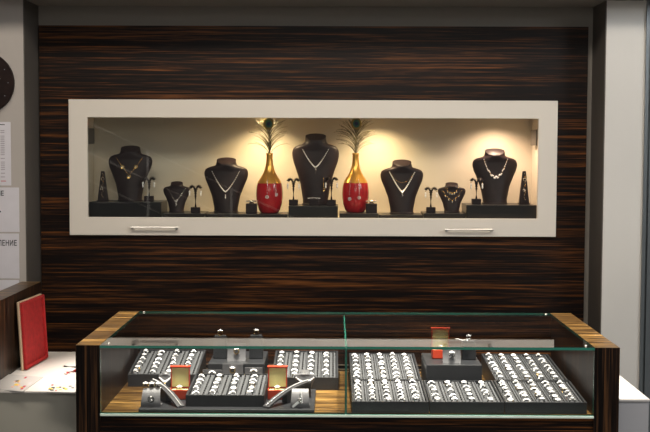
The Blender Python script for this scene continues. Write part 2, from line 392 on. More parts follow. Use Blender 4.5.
def necklace(B, label, hw, ztop, zbot, m='silver', p=1.6, bead=.0022, n=44, drop=.014, kind='pendant', stones=True, flat=False, zig=0):
    """chain lying on a bust, from both sides of the neck down to the middle (fractions of the bust's size)"""
    root = thing('necklace', label, 'necklace', B.c, group=None)
    mb = MB(); pts = []
    for i in range(n + 1):
        s = -1 + 2 * i / n; x = s * hw * B.w * (1 if not flat else (1 - .12 * (1 - abs(s))))
        z = B.h * (zbot + (ztop - zbot) * abs(s) ** p); z += zig * B.h * (1 if (i // 4) % 2 else -1) * (abs(s) < .75); y = B.front(x, z) - bead * .9; pts.append((x, y, z))
    bead *= 1.35; mb.tube(pts, bead * .4, 5)
    mb.mi = 1 if stones else 0
    for i, q in enumerate(pts):
        if stones:
            near = 1 - abs(-1 + 2 * i / n); k = .6 + .6 * near
            if i % 2 == 0: mb.ball(q, bead * k, 6, rings=4)
        elif i % 3 == 0: mb.ball(q, bead * .7, 6, rings=4)
    mb.build('chain', [m, 'gem'], root)
    z = B.h * zbot; y = B.front(0, z) - bead; pm = MB()
    if kind == 'pendant':
        pm.ball((0, y, z - .004), .0035, 8); pm.mi = 1; pm.gem((0, y - .001, z - drop * .6), .0035, .005, 8)
        pm.ball((0, y, z - drop), .003, 8, .006)
    elif kind == 'leaf':
        pm.tube([(0, y, z), (.003, y - .001, z - drop * .4), (.001, y - .001, z - drop * .8), (-.002, y, z - drop)], .003, 6, .0006)
        pm.mi = 1; pm.gem((.001, y - .003, z - drop * .3), .003, .004)
    elif kind == 'circles':
        for xx, zz in ((0, z - .008), (-hw * B.w * .5, None), (hw * B.w * .5, None)):
            if zz is None: zz = B.h * (zbot + (ztop - zbot) * .5 ** p)
            yy = B.front(xx, zz) - bead; q_ = MB(); q_.torus((xx, yy, zz), .0065, .0018, 16, 5); q_.mi = 1; q_.gem((xx, yy, zz), .003); q_.build('round_link', [m, 'gem'], root)
    elif kind == 'drops':
        for s in (-.7, -.35, 0, .35, .7):
            xx = s * hw * B.w; zz = B.h * (zbot + (ztop - zbot) * abs(s) ** p); yy = B.front(xx, zz) - bead
            pm.mi = 0; pm.ball((xx, yy, zz - .005), .0022, 6, .004); pm.mi = 1; pm.gem((xx, yy - .001, zz - .008), .0025)
    elif kind == 'cluster':
        for dx, dz, r in ((0, 0, .0045), (.005, .003, .003), (-.005, .003, .003), (0, -.008, .004), (.002, -.014, .003), (-.001, -.018, .002)):
            pm.mi = 1; pm.gem((dx, y - .001, z + dz), r, r, 8)
    if pm.v: pm.build('pendant', [m, 'gem'], root)
    return root

BA = Bust(108, 152, 146, 4.86, zP1, 'large dark bust at the far left of the wall cabinet, in the unlit part')
BB = Bust(163, 190, 181, 4.83, zP2, 'smallest dark bust left of centre, beside a twin-arm earring stand')
BC = Bust(204, 248, 158, 4.86, zP3, 'dark bust standing just left of the left vase')
BD = Bust(292, 339, 134, 4.87, zP4, 'tallest dark bust in the centre between the two vases')
BE = Bust(380.5, 423.5, 160, 4.86, zP6, 'brown-black bust just right of the right-hand vase')
BF = Bust(438, 466, 182, 4.83, zP7, 'small dark bust near the right end wearing two fine gold necklaces')
BG = Bust(472.5, 517.5, 149, 4.86, zP8, 'dark bust on the wide right plinth with a shiny neck top')
necklace(BA, 'long gold chain necklace with three round links on the far left bust', .30, .82, .50, 'gold', 1.15, .0016, 50, kind='circles', stones=False)
necklace(BB, 'thin silver necklace with small bow pendant on the smallest left bust', .32, .80, .38, 'silver', 1.1, .0012, 36, kind='cluster', stones=False)
necklace(BC, 'white stone necklace with drop pendant on the bust left of the left vase', .31, .78, .40, 'silver', 1.35, .0021, 52, .024, 'pendant')
necklace(BD, 'diamond necklace with curved leaf pendant on the tallest central bust', .27, .80, .545, 'silver', 1.35, .0021, 50, .028, 'leaf')
necklace(BE, 'graduated diamond necklace with cluster pendant on the bust right of the vase', .29, .80, .42, 'silver', 1.25, .0026, 52, .02, 'cluster')
necklace(BE, 'short fine gold chain worn above the diamond necklace', .24, .76, .60, 'gold', 2.2, .0010, 40, kind='none', stones=False)
necklace(BF, 'short gold choker with hanging stones high on the small right bust', .23, .86, .70, 'gold', 2.0, .0013, 30, kind='drops', stones=False)
necklace(BF, 'longer gold necklace with three drops on the small right bust', .34, .76, .44, 'gold', 1.5, .0014, 36, kind='drops', stones=False)
nk = necklace(BG, 'zigzag gold and diamond collar necklace on the rightmost bust', .26, .84, .50, 'gold', 2.0, .0024, 56, kind='none', zig=.014)

# vases with peacock feathers
def vase(px0, px1, py0, z0, Yc, label, flab, lean, seed):
    rnd = random.Random(seed)
    a, b = W(px0, 190, Yc), W(px1, 190, Yc); Rv = (b.x - a.x) / 2; H = W(px0, py0, Yc).z - z0; cxv = (a.x + b.x) / 2
    root = thing('vase', label, 'vase', (cxv, Yc, z0))
    P = [(0, .01), (0, .62), (.02, .70), (.06, .80), (.15, .92), (.25, .99), (.33, 1.0), (.42, .97), (.5, .90)]
    MB().lathe([(max(.0001, r * Rv), t * H) for t, r in P], 40, cap=False).build('body', 'red_glaze', root, smooth=True)
    Q = [(.5, .90), (.55, .79), (.6, .64), (.66, .48), (.72, .37), (.8, .28), (.9, .235), (.97, .235), (1, .27), (1, .22), (.95, .19), (.7, .19)]
    MB().lathe([(r * Rv, t * H) for t, r in Q], 40, cap=False).build('neck', 'gold_vase', root, smooth=True)
    # feather
    fr = thing('peacock_feather', flab, 'feather', (cxv, Yc, z0))
    L0 = H * .55; top = H + .145
    def sh(u): return Vector((lean * u * u * .5, -.004 * u, L0 + (top - L0) * u))
    MB().tube([sh(i / 12) for i in range(13)], .0016, 6, .0008).build('shaft', 'shaft', fr, smooth=True)
    mb = MB()
    for i in range(34):
        u = .42 + .56 * i / 33; p = sh(u)
        for s in (-1, 1):
            ln = (.100 if i < 22 else .075) * rnd.uniform(.75, 1.1); ang0 = math.radians(rnd.uniform(16, 38)); curl = math.radians(rnd.uniform(45, 85) if i < 14 else rnd.uniform(15, 50)); yy = rnd.uniform(-.35, .35)
            pts = [p]; q = p.copy(); N_ = 9
            for k in range(N_):
                an = ang0 + curl * (k / N_) ** 1.3
                q = q + Vector((s * math.sin(an), yy * .5, math.cos(an))) * (ln / N_); 
                pts.append(q.copy())
                if q.z > iz1 - z0 - .045: break
            mb.tube(pts, .0017, 4, .0007, False)
            for k in range(2, len(pts)):        # loose barbules
                for _ in range(1):
                    e = pts[k] + Vector((rnd.uniform(-.005, .005), rnd.uniform(-.003, .003), rnd.uniform(.001, .007))); e.z = min(e.z, iz1 - z0 - .003)
                    mb.tube([pts[k], e], .0005, 3, .0003, False)
    mb.build('barbs', 'barb', fr)
    ec = sh(.93); eye = MB()
    for m_, rx_, rz_, yy in ((0, .022, .025, .0015), (1, .016, .018, .0028), (2, .010, .011, .004)):
        eye.mi = m_; n0 = len(eye.v); eye.ball((0, 0, 0), 1, 20, rings=12)
        eye.v[n0:] = [(ec.x + x * rx_, ec.y - .014 + y * yy, ec.z - .004 + z * rz_) for x, y, z in eye.v[n0:]]
    eye.build('eye', ['eye_bronze', 'eye_green', 'eye_blue'], fr, smooth=True)
    # earrings hung over the shoulder of the vase
    def rr(z):
        T = P[1:] + Q[1:9]; return Rv * interp(T, min(1, max(0, z / H)))
    return cxv, H, rr
def vase_earring(cxv, Yc, z0, H, rr, ang, t0, t1, label):
    root = thing('drop_earring', label, 'earring', (cxv, Yc, z0)); mb = MB(); pts = []
    for i in range(15):
        z = H * (t0 + (t1 - t0) * i / 14); r = rr(z) + .0016; pts.append((r * math.sin(ang), -r * math.cos(ang), z))
    mb.tube(pts, .0006, 5); mb.build('wire', 'silver', root)
    g = MB(); g.mi = 0
    for k in (3, 6, 8, 10, 12): g.ball(pts[k], .0016, 6)
    x, y, z = pts[-1]; g.torus((x, y, z - .006), .006, .0012, 12, 4); g.ball((x, y - .001, z - .006), .0028, 6)
    g.build('stone_drop', 'gem', root); return root
YV = 4.84
v1 = vase(256, 283, 153, zP3, YV, 'red and gold vase left of the tall central bust', 'peacock feather standing in the left red and gold vase', -.006, 3)
v2 = vase(342, 369, 153, zP5, YV, 'red and gold vase right of the tall central bust', 'peacock feather standing in the right red and gold vase', .004, 11)
vase_earring(v1[0], YV, zP3, v1[1], v1[2], -.12, .62, .30, 'long drop earring hanging down the middle of the left vase')
vase_earring(v1[0], YV, zP3, v1[1], v1[2], .55, .56, .34, 'long drop earring hanging on the right side of the left vase')
vase_earring(v2[0], YV, zP5, v2[1], v2[2], -.45, .60, .26, 'long drop earring hanging on the left side of the right vase')
vase_earring(v2[0], YV, zP5, v2[1], v2[2], .25, .58, .28, 'long drop earring hanging down the middle of the right vase')

# twin-arm earring stands
def earring_stand(label, px, pytop, Yc, z0, spread=.024, lab_l=None, lab_r=None, em='silver'):
    c = W(px, pytop, Yc); h = c.z - z0
    root = thing('earring_stand', label, 'earring stand', (c.x, Yc, z0))
    MB().box(-.019, .019, -.014, .014, 0, .024).build('base', 'bust', root, bevel=.002)
    mb = MB()
    mb.tube([(0, 0, .024), (0, 0, h * .62)], .0045, 10); mb.build('post', 'bust', root, smooth=True)
    for s in (-1, 1):
        pts = []
        for i in range(12):
            a = PI * .92 * i / 11; pts.append((s * (spread * .5 - spread * .5 * math.cos(a)) + 0, 0, h * .60 + (h * .37) * math.sin(min(a, PI / 2)) if a <= PI / 2 else h * .97 - h * .12 * (1 - math.sin(a))))
        MB().tube(pts, .006, 8, .009).build('arm', 'bust', root, smooth=True)
    for s, lb in ((-1, lab_l), (1, lab_r)):
        if not lb: continue
        e = thing('earring', lb, 'earring', (c.x + s * spread * .98, Yc - .0085, z0 + h * .80))
        m_ = MB(); m_.torus((0, 0, 0), .0045, .0009, 12, 4, 'yz'); m_.build('hoop', em, e)
        g = MB(); g.ball((0, -.004, -.005), .0042, 6, .006); g.ball((0, -.004, -.016), .0036, 6, .007); g.build('stone_drop', 'gem', e)
def es(where, *a, **k):
    earring_stand(f'black twin-arm earring stand {where}', *a, lab_l=f'left drop earring on the stand {where}', lab_r=f'right drop earring on the stand {where}', **k)
es('beside the far left bust', 149, 177, 4.80, zP1)
es('right of the smallest left bust', 195.5, 185, 4.80, zP2)
es('left of the tall central bust', 293.5, 178, 4.80, zP4)
es('right of the tall central bust', 331.5, 177, 4.80, zP4)
es('left of the small gold-necklace bust', 431, 187, 4.80, zP7, em='gold')
es('at the left end of the wide right plinth', 476.5, 178, 4.79, zP8, em='gold')

# bracelet cones
def cone(label, blabel, px0, px1, py0, Yc, z0):
    a, b = W(px0, 190, Yc), W(px1, 190, Yc); h = W(px0, py0, Yc).z - z0; w2 = (b.x - a.x) / 2; cx_ = (a.x + b.x) / 2
    root = thing('bracelet_stand', label, 'stand', (cx_, Yc, z0))
    mb = MB(); mb.hexa([(-w2, -.016, .005), (w2, -.016, .005), (w2, .016, .005), (-w2, .016, .005), (-w2 * .35, -.004, h), (w2 * .35, -.004, h), (w2 * .35, .006, h), (-w2 * .35, .006, h)])
    mb.build('tower', 'bust', root, bevel=.003); MB().box(-w2 * 1.1, w2 * 1.1, -.02, .02, 0, .005).build('base', 'bust', root, bevel=.001)
    br = thing('chain_bracelet', blabel, 'bracelet', (cx_, Yc, z0)); mb = MB(); pts = []
    for i in range(23):
        t = .92 - .78 * i / 22; z = h * t; pts.append((.0035 * math.sin(i * .9), -.016 + .012 * t - .0035, z))
    mb.tube(pts, .0008, 5); mb.build('chain', 'gold', br)
    g = MB()
    for i, q in enumerate(pts):
        if i % 2 == 0: g.ball(q, .0024, 6)
    g.torus((.001, pts[5][1] - .001, pts[5][2]), .006, .0013, 14, 4); g.torus((-.002, pts[14][1] - .001, pts[14][2]), .005, .0012, 14, 4)
    g.build('links', 'silver', br)
cone('tapered black bracelet stand at the extreme left of the wall cabinet', 'charm bracelet hanging down the leftmost tapered stand', 98, 108, 171, 4.81, zP1)
cone('tapered black bracelet stand at the extreme right of the wall cabinet', 'charm bracelet hanging down the rightmost tapered stand', 519, 529, 171, 4.82, zP8)

# bangle blocks beside the vases
def bangle_block(label, bl, px0, px1, pyt, z0, Yc=4.79):
    a, b = W(px0, pyt, Yc), W(px1, pyt, Yc); w2 = (b.x - a.x) / 2; h = a.z - z0; cx_ = (a.x + b.x) / 2
    o = MB().box(-w2, w2, -.018, .018, 0, h - .0).build('display_block', 'bust', bevel=.002, loc=(cx_, Yc, z0)); tag(o, label, 'block')
    br = thing('bangle', bl, 'bangle', (cx_, Yc, z0 + h)); MB().torus((0, 0, .0105), .021, .0022, 28, 6, 'xy', 1.6).build('band', 'silver', br, smooth=True)
    g = MB()
    for i in range(14):
        q = PI + PI * (i + .5) / 14; g.gem((.0232 * math.cos(q), .0232 * math.sin(q), .0105), .0022)
    g.build('stones', 'gem', br); MB().lathe([(.012, 0), (.006, .007)], 12).build('cushion', 'bust', br)
bangle_block('small black block left of the left vase', 'silver bangle on the block beside the left vase', 246, 257, 203.5, zP3)
bangle_block('small black block right of the right vase', 'silver bangle on the block beside the right vase', 366, 377, 203.5, zP5)
# pieces in front of the tall central bust
c = W(314, 204, 4.80)
o = thing('ring_block', 'low black block holding a diamond bar in front of the tall central bust', 'block', (c.x, 4.80, zP4))
MB().box(-.020, .020, -.012, .012, 0, .026).build('block', 'bust', o, bevel=.002)
b2 = thing('bar_brooch', 'slim diamond bar brooch on the block before the tall central bust', 'brooch', (c.x, 4.795, zP4 + .026)); mb = MB()
mb.tube([(-.026, 0, .002), (0, 0, .0045), (.026, 0, .002)], .0018, 6); mb.build('bar', 'silver', b2)
g = MB(); [g.gem((-.024 + .006 * i, -.001, .0045 + .0015 * (1 - abs(i - 4) / 4)), .003) for i in range(9)]; g.build('stones', 'gem', b2)
c = W(323.5, 178, 4.81); zz = c.z - BD.c.z; xx = c.x - BD.c.x
o = thing('pendant_chain', 'short gold chain with ring end pinned low on the tall central bust', 'pendant', BD.c); mb = MB(); pts = []
for i in range(9):
    z = zz - .045 * i / 8; pts.append((xx, BD.front(xx, z) - .0022, z))
mb.tube(pts, .0009, 5); [mb.ball(p, .0019, 6) for p in pts[::2]]; mb.build('chain', 'gold', o)
mb = MB(); mb.torus((pts[-1][0], pts[-1][1] - .001, pts[-1][2] - .005), .005, .0013, 14, 5); mb.build('ring_end', 'gold', o)

# ------------------------------------------------------------------ glass display counter
Y0, Y1 = 3.30, 3.99; ZT = .923; ZD = .7195
qx0, qx1 = W(75.5, 350, Y0).x, W(99.5, 350, Y0).x; qx2, qx3 = W(595, 350, Y0).x, W(620, 350, Y0).x
ZT = W(340, 346.5, Y0).z
cnt = thing('display_counter', 'glass-topped jewellery display counter between striped dark wood end panels', 'counter', ((qx0 + qx3) / 2, Y0, 0))
dx = cnt.location.x
def K(x0, x1, y0, y1, z0, z1): return (x0 - dx, x1 - dx, y0 - Y0, y1 - Y0, z0, z1)
for a, b in ((qx0, qx1), (qx2, qx3)):
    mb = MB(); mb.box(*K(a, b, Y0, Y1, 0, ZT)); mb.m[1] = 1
    mb.build('side_panel', ['wood_v', 'wood_lit'], cnt)
XD = W(346, 380, Y0).x
mb = MB(); mb.box(*K(qx1, qx2, Y0 + .006, Y0 + .03, .08, ZD - .004)); mb.build('front_panel', 'wood_h', cnt)
mb = MB(); mb.box(*K(qx1, qx2, Y0 + .06, Y0 + .08, 0, .08)); mb.build('kick_board', 'alu', cnt)
mb = MB(); mb.box(*K(qx1, qx2, Y0 + .03, Y1 - .004, ZD - .02, ZD)); mb.build('deck', 'wood_lit', cnt)
mb = MB(); mb.box(*K(qx1, qx2, Y1 - .02, Y1 - .004, ZD, ZT - .009)); mb.build('back_panel', 'wood_h', cnt)
for a, b in ((qx1 + .001, XD - .001), (XD + .001, qx2 - .001)):
    mb = MB(); mb.box(*K(a, b, Y0, Y1, ZT - .008, ZT)); mb.m = [0, 0, 1, 1, 1, 1]; mb.build('top_glass', ['glass', 'glass_edge'], cnt)
    mb = MB(); mb.box(*K(a, b, Y0 + .004, Y0 + .010, ZD + .001, ZT - .0085)); mb.m = [1, 1, 0, 1, 0, 1]; mb.build('front_glass', ['glass', 'glass_edge'], cnt)
mb = MB(); mb.box(*K(qx1, qx2, Y0 - .002, Y0 + .013, ZD - .006, ZD + .0005)); mb.build('glass_channel', 'glass_edge_pale', cnt, bevel=.001)
mb = MB(); mb.box(*K(XD - .003, XD + .003, Y0 + .012, Y1 - .022, ZD + .0005, ZT - .009)); mb.m = [1, 1, 1, 0, 1, 0]; mb.build('glass_divider', ['glass', 'glass_edge'], cnt)
mb = MB()
for zz in (ZD + .003, ZD + .018): mb.box(*K(qx1, qx2, Y1 - .026, Y1 - .0205, zz, zz + .003))
mb.build('door_track', 'steel', cnt)
for x, y in ((qx1 + .02, Y1 - .03), (qx2 - .02, Y1 - .03), (qx2 - .02, Y0 + .03), (qx1 + .02, Y0 + .03)):
    MB().lathe([(.005, 0), (.005, .002), (.003, .003)], 16, (x - dx, y - Y0, ZT + .0)).build('glass_clip', 'steel', cnt, smooth=True)

# rings, three kinds
def ring_mesh(kind):
    mb = MB(); mb.mi = 0; mb.torus((0, 0, .0085), .0080, .0018, 16, 5, 'xz', 1.5)
    mb.mi = 1
    if kind == 0:
        mb.gem((0, 0, .0195), .0064, .007, 8)
        mb.gem((.007, 0, .0155), .0034); mb.gem((-.007, 0, .0155), .0034)
    elif kind == 1:
        for i in range(6):
            q = 2 * PI * i / 6; mb.gem((.0058 * math.cos(q), .0058 * math.sin(q), .0175), .0036)
        mb.gem((0, 0, .0200), .0045)
    else:
        for i in range(7):
            q = PI * (.16 + .68 * i / 6); mb.gem((.0092 * math.cos(q), 0, .0085 + .0095 * math.sin(q)), .0042, .004)
    return mb
RS = 1.0
protos = []
for k, bm_ in ((0, 'silver'), (1, 'gold'), (2, 'silver'), (1, 'silver')):
    rm_ = ring_mesh(k); rm_.v = [(x * RS, y * RS, z * RS) for x, y, z in rm_.v]; protos.append(rm_.build('ring', [bm_, 'gem']))
desc = ['silver solitaire ring', 'gold cluster ring', 'silver half-eternity ring', 'silver cluster ring']
def tray(label, short, x0, x1, ya, yb, z0, zf, zb, cols, rows, side=-.18, wts=(3, 1, 2, 3), skip=()):
    """a ring tray: flat underneath, top sloping up from zf at the front to zb at the back"""
    wd = x1 - x0; d = yb - ya; root = thing('ring_tray', label, 'ring tray', ((x0 + x1) / 2, ya, z0)); hw = wd / 2; r = .006
    def zt(y): return zf - z0 + (zb - zf) * y / d
    mb = MB()
    def slab(xa, xb, y_a, y_b, top, bot=0): mb.hexa([(xa, y_a, bot), (xb, y_a, bot), (xb, y_b, bot), (xa, y_b, bot), (xa, y_a, zt(y_a) + top), (xb, y_a, zt(y_a) + top), (xb, y_b, zt(y_b) + top), (xa, y_b, zt(y_b) + top)])
    slab(-hw, hw, 0, r, 0); slab(-hw, hw, d - r, d, 0); slab(-hw, -hw + r, r, d - r, 0); slab(hw - r, hw, r, d - r, 0); slab(-hw + r, hw - r, r, d - r, -.016)
    mb.build('tray_body', 'tray', root)
    p = (wd - 2 * r) / cols; q = (d - 2 * r) / rows; mb = MB()
    for i in range(1, cols):
        xc = -hw + r + p * i; slab(xc - .0015, xc + .0015, r, d - r, -.002, 0.002)
    for i in range(cols):
        xa = -hw + r + p * i + .003; xb = xa + p - .006; xm = xa + (xb - xa) * .56
        for j in range(rows):
            for h2 in (0, 1):
                y_a = r + q * (j + .5 * h2) + .004; y_b = y_a + q * .5 - .004
                b0 = zt(y_a) - .0155; mb.mi = 0
                for u0, u1, hh in ((xa, xm - .0015, .007), (xm + .0015, xb, .014)):
                    mb.hexa([(u0, y_a, b0), (u1, y_a, b0), (u1, y_b, b0), (u0, y_b, b0), (u0, y_a, b0 + hh * .35), (u1, y_a, b0 + hh * .35), (u1, y_b, b0 + hh), (u0, y_b, b0 + hh)])
                mb.mi = 1; um = (xm + xb) / 2 + .002; e_ = (xb - xm) * .30; y_m = y_a + .25 * (y_b - y_a); zl = b0 + .014 * .5; k_ = y_b - .001
                mb.add([(um - e_, y_m, zl - .003), (um + e_, y_m, zl - .003), (um, y_m, b0 + .0155), (um - e_, k_, zl), (um + e_, k_, zl), (um, k_, b0 + .0155)], [(0, 1, 2), (3, 5, 4), (0, 3, 4, 1), (1, 4, 5, 2), (2, 5, 3, 0)])
    mb.build('slot_insert', ['tray_in', 'black_board'], root)
    for i in range(cols):
        for j in range(rows):
            if (i, j) in skip: continue
            k = random.choices(range(4), wts)[0]
            x = (x0 + x1) / 2 - hw + r + p * (i + .5 + side) + random.uniform(-.0015, .0015); y = r + q * (j + .5) + random.uniform(-.003, .003)
            lb = f'{desc[k]}, {ORD[j]} from front, {ORD[i]} column from left, {short}'
            a_ = place(protos[k], (x, ya + y, z0 + zt(y) - .0135), random.uniform(-.6, .6), lb, f'rings in the {short}'); a_.rotation_euler.x = random.uniform(-.1, .35)
    return root
ZR = ZD + .0005
tray('charcoal ring tray at the back left corner of the glass counter', 'back left tray', -.662, -.437, 3.68, 3.935, ZR, .760, .796, 4, 6)
tray('charcoal ring tray just left of the glass divider at the back', 'tray left of divider', -.195, .019, 3.645, 3.92, ZR, .759, .797, 4, 6, skip=((0, 0), (0, 1)))
pad = MB().box(-.258, .258, 0, .29, 0, .009).build('display_pad', 'tray', bevel=.0015, loc=(-.310, 3.325, ZR)); tag(pad, 'flat charcoal pad under the front displays in the left half of the counter', 'pad')
ZPAD = ZR + .0095
tray('charcoal ring tray on the front pad between two red boxes', 'tray between the red boxes', -.434, -.201, 3.36, 3.605, ZPAD, .763, .779, 4, 5)
xa, xb, xc, xd = .058, .283, .503, .745
tray('large charcoal ring tray right of the glass divider, front one', 'front tray beside glass divider', xa, xb, 3.33, 3.575, ZR, .753, .768, 5, 6)
tray('charcoal ring tray right of the glass divider, rear one', 'rear tray beside glass divider', xa, xb - .002, 3.58, 3.93, ZR, .768, .788, 5, 7)
tray('four-column charcoal ring tray in front of the black step block', 'four-column front tray', xb + .003, xc, 3.33, 3.575, ZR, .753, .767, 4, 5)
tray('charcoal ring tray at the front right corner of the counter', 'front right corner tray', xc + .003, xd, 3.33, 3.575, ZR, .753, .768, 5, 6)
tray('charcoal ring tray at the back right corner of the counter', 'back right corner tray', xc + .010, xd - .004, 3.58, 3.93, ZR, .768, .788, 5, 7)

# step blocks
o = MB().box(-.0915, .0915, 0, .23, 0, .072).build('step_block', 'tray', bevel=.002, loc=(-.3135, 3.705, ZR)); tag(o, 'charcoal step block behind the tray between the red boxes', 'block')
o = MB().box(-.088, .088, 0, .21, 0, .091).build('step_block', 'tray', bevel=.002, loc=(.385, 3.60, ZR)); tag(o, 'taller charcoal step block behind the four-column tray', 'block')
ZB1, ZB2 = ZR + .0725, ZR + .0915

# open red ring boxes
def red_box():
    r = thing('ring_box', '', 'ring box')
    w_, d_, h_ = .029, .0225, .030
    mb = MB(); mb.box(-w_, w_, -d_, -d_ + .003, 0, h_); mb.box(-w_, w_, d_ - .003, d_, 0, h_); mb.box(-w_, -w_ + .003, -d_, d_, 0, h_); mb.box(w_ - .003, w_, -d_, d_, 0, h_); mb.box(-w_, w_, -d_, d_, 0, .004)
    mb.build('base', 'red_box', r, bevel=.001)
    MB().box(-w_ + .0035, w_ - .0035, -d_ + .0035, d_ - .0035, .004, h_ - .003).build('cushion', 'cream_lining', r, bevel=.003)
    mb = MB(); z0 = h_ + .001; z1 = .096; y0, y1 = d_ - .012, d_ + .003
    mb.box(-w_, w_, y1 - .003, y1, z0, z1); mb.box(-w_, -w_ + .003, y0, y1, z0, z1); mb.box(w_ - .003, w_, y0, y1, z0, z1)
    mb.hexa([(-w_ - .001, y0 - .004, z1 - .004), (w_ + .001, y0 - .004, z1 - .004), (w_ + .001, y1, z1 - .004), (-w_ - .001, y1, z1 - .004), (-w_ - .002, y0 - .006, z1 + .001), (w_ + .002, y0 - .006, z1 + .001), (w_ + .002, y1, z1 + .001), (-w_ - .002, y1, z1 + .001)])
    lid = mb.build('lid', 'red_box', r, bevel=.0008)
    MB().box(-w_ + .0032, w_ - .0032, y1 - .0075, y1 - .0032, z0 + .001, z1 - .005).build('lid_lining', 'cream_lining', lid)
    return r
rb = red_box()
for (x, y, z, s_) in ((-.466, 3.47, ZPAD, 'to the left of the front tray'), (-.168, 3.475, ZPAD, 'to the right of the front tray'), (.353, 3.72, ZB2, 'on the taller step block')):
    place(rb, (x, y, z), 0, f'open red ring box with cream lining {s_}', 'open red ring boxes')
    k = 0 if z == ZB2 else 3
    place(protos[k], (x, y - .006, z + .0195), .2, f'ring in the open red box {s_}', 'rings in the red boxes')

# cards and little holders
def ring_card(label, rlab, x, y, z, w_, h_, m='silver_card', k=0, lean=.012, rz_=0, rt=.62):
    r = thing('ring_card', label, 'ring holder', (x, y, z)); w2 = w_ / 2; mb = MB(); n = 8
    rings = []
    for i in range(n + 1):               # leaning card with a rolled top
        t_ = i / n; yy = lean * t_ + .004 * math.sin(t_ * PI); zz = h_ * t_
        rings.append([(-w2, yy - .0, zz), (w2, yy, zz), (w2, yy + .005, zz), (-w2, yy + .005, zz)])
    mb.loft(rings, True); mb.build('card', m, r, smooth=False)
    MB().box(-w2, w2, .004, lean + .022, 0, .004).build('foot', m, r)
    if rlab:
        q = protos[k]; a = place(q, (x, y - .0045 + lean * rt, z + h_ * rt - .010), rz_, rlab, None)
        if 'group' in a: del a['group']
    return r
ring_card('small silver-grey ring card behind the front tray, the left one', 'ring on the left silver-grey card behind the front tray', -.385, 3.635, ZR, .062, .062, k=2, rt=.82)
ring_card('wide silver-grey ring card in the middle behind the front tray', 'gold ring on the wide middle card behind the front tray', -.319, 3.632, ZR, .066, .082, k=1, rt=.78)
ring_card('small silver-grey ring card behind the front tray, the right one', 'ring on the right silver-grey card behind the front tray', -.252, 3.635, ZR, .056, .070, k=2, rt=.82)
ring_card('silver-grey ring card standing on the lower step block between two posts', 'gold ring on the card standing on the lower step block', -.316, 3.745, ZB1, .060, .056, k=1, rt=.6)
ring_card('silver-grey ring card at the front of the taller step block', 'white ring on the card in front of the red box', .380, 3.625, ZB2, .057, .050, k=3, rt=.55)
def ring_post(label, rlab, x, y, z, h_, m='tray', k=1, w2=.0225):
    o = thing('ring_post', label, 'ring holder', (x, y, z)); MB().box(-w2, w2, -.018, .018, 0, h_ - .004).build('block', m, o, bevel=.003)
    MB().box(-w2 + .004, w2 - .004, -.014, .014, h_ - .004, h_).build('pad', 'tray_in', o, bevel=.001)
    a = place(protos[k], (x, y, z + h_ - .001), .15, rlab, None)
    if 'group' in a: del a['group']
ring_post('charcoal ring post on the left of the lower step block', 'ring on top of the left charcoal post', -.374, 3.80, ZB1, .076, k=1)
ring_post('charcoal ring post on the right of the lower step block', 'ring on top of the right charcoal post', -.254, 3.80, ZB1, .078, k=1)
ring_post('short dark ring block at the right of the taller step block', 'large white ring on the short dark block', .441, 3.70, ZB2, .060, k=3)
o = thing('bow_brooch', 'white stone bow brooch lying on the short dark block behind the glass edge', 'brooch', (.425, 3.690, ZB2 + .0605))
g = MB()
for i in range(9):
    t_ = (i - 4) / 4; g.gem((.021 * t_ - .006, -.012 - .002 * abs(t_), .004 + .006 * abs(t_)), .004, .004); 
g.build('stones', 'gem', o)

# arched bracelet ramps with their bracelets
def ramp(label, blab, p0, p1, zb, h_, wd):
    p0, p1 = Vector(p0), Vector(p1); d = (p1 - p0); n_ = Vector((-d.y, d.x)).normalized() * wd / 2
    if n_.y > 0: n_ = -n_
    root = thing('bracelet_ramp', label, 'bracelet stand', (p0.x, p0.y, zb)); N_ = 14; vs = []; top = []
    rings = []
    for i in range(N_ + 1):
        t_ = i / N_; q = d * t_; z = h_ * (1 - t_ ** 2.0) + .004
        rings.append([(q.x + n_.x, q.y + n_.y, max(0, z - .006)), (q.x - n_.x, q.y - n_.y, max(0, z - .006)), (q.x - n_.x, q.y - n_.y, z), (q.x + n_.x, q.y + n_.y, z)])
        top.append((q.x, q.y, z + .0022))
    MB().loft(rings).build('ramp', 'ramp_grey', root)
    mb = MB(); k_ = 8; side = []
    for i in range(k_ + 1):
        t_ = i / N_; q = d * t_; z = h_ * (1 - t_ ** 2.0) - .002; m2 = n_ * .8
        side.append([(q.x + m2.x, q.y + m2.y, 0), (q.x - m2.x, q.y - m2.y, 0), (q.x - m2.x, q.y - m2.y, z), (q.x + m2.x, q.y + m2.y, z)])
    mb.loft(side).build('support', 'tray', root)
    b_ = thing('diamond_bracelet', blab, 'bracelet', (p0.x, p0.y, zb)); m1 = MB(); m1.tube(top, .0010, 6); m1.build('setting', 'silver', b_)
    g = MB()
    for i in range(40):
        u = (i + .5) / 40 * N_; a = int(u); f_ = u - a; q = Vector(top[a]).lerp(Vector(top[min(N_, a + 1)]), f_); g.gem((q.x, q.y, q.z + .0008), .0020, .002, 6)
    g.build('stones', 'gem', b_)
ramp('arched grey bracelet ramp left of the left red box', 'diamond bracelet draped down the left arched ramp', (-.553, 3.50), (-.446, 3.345), ZPAD, .046, .024)
ramp('arched grey bracelet ramp in front of the right red box', 'diamond bracelet draped down the right arched ramp', (-.073, 3.50), (-.196, 3.345), ZPAD, .046, .024)
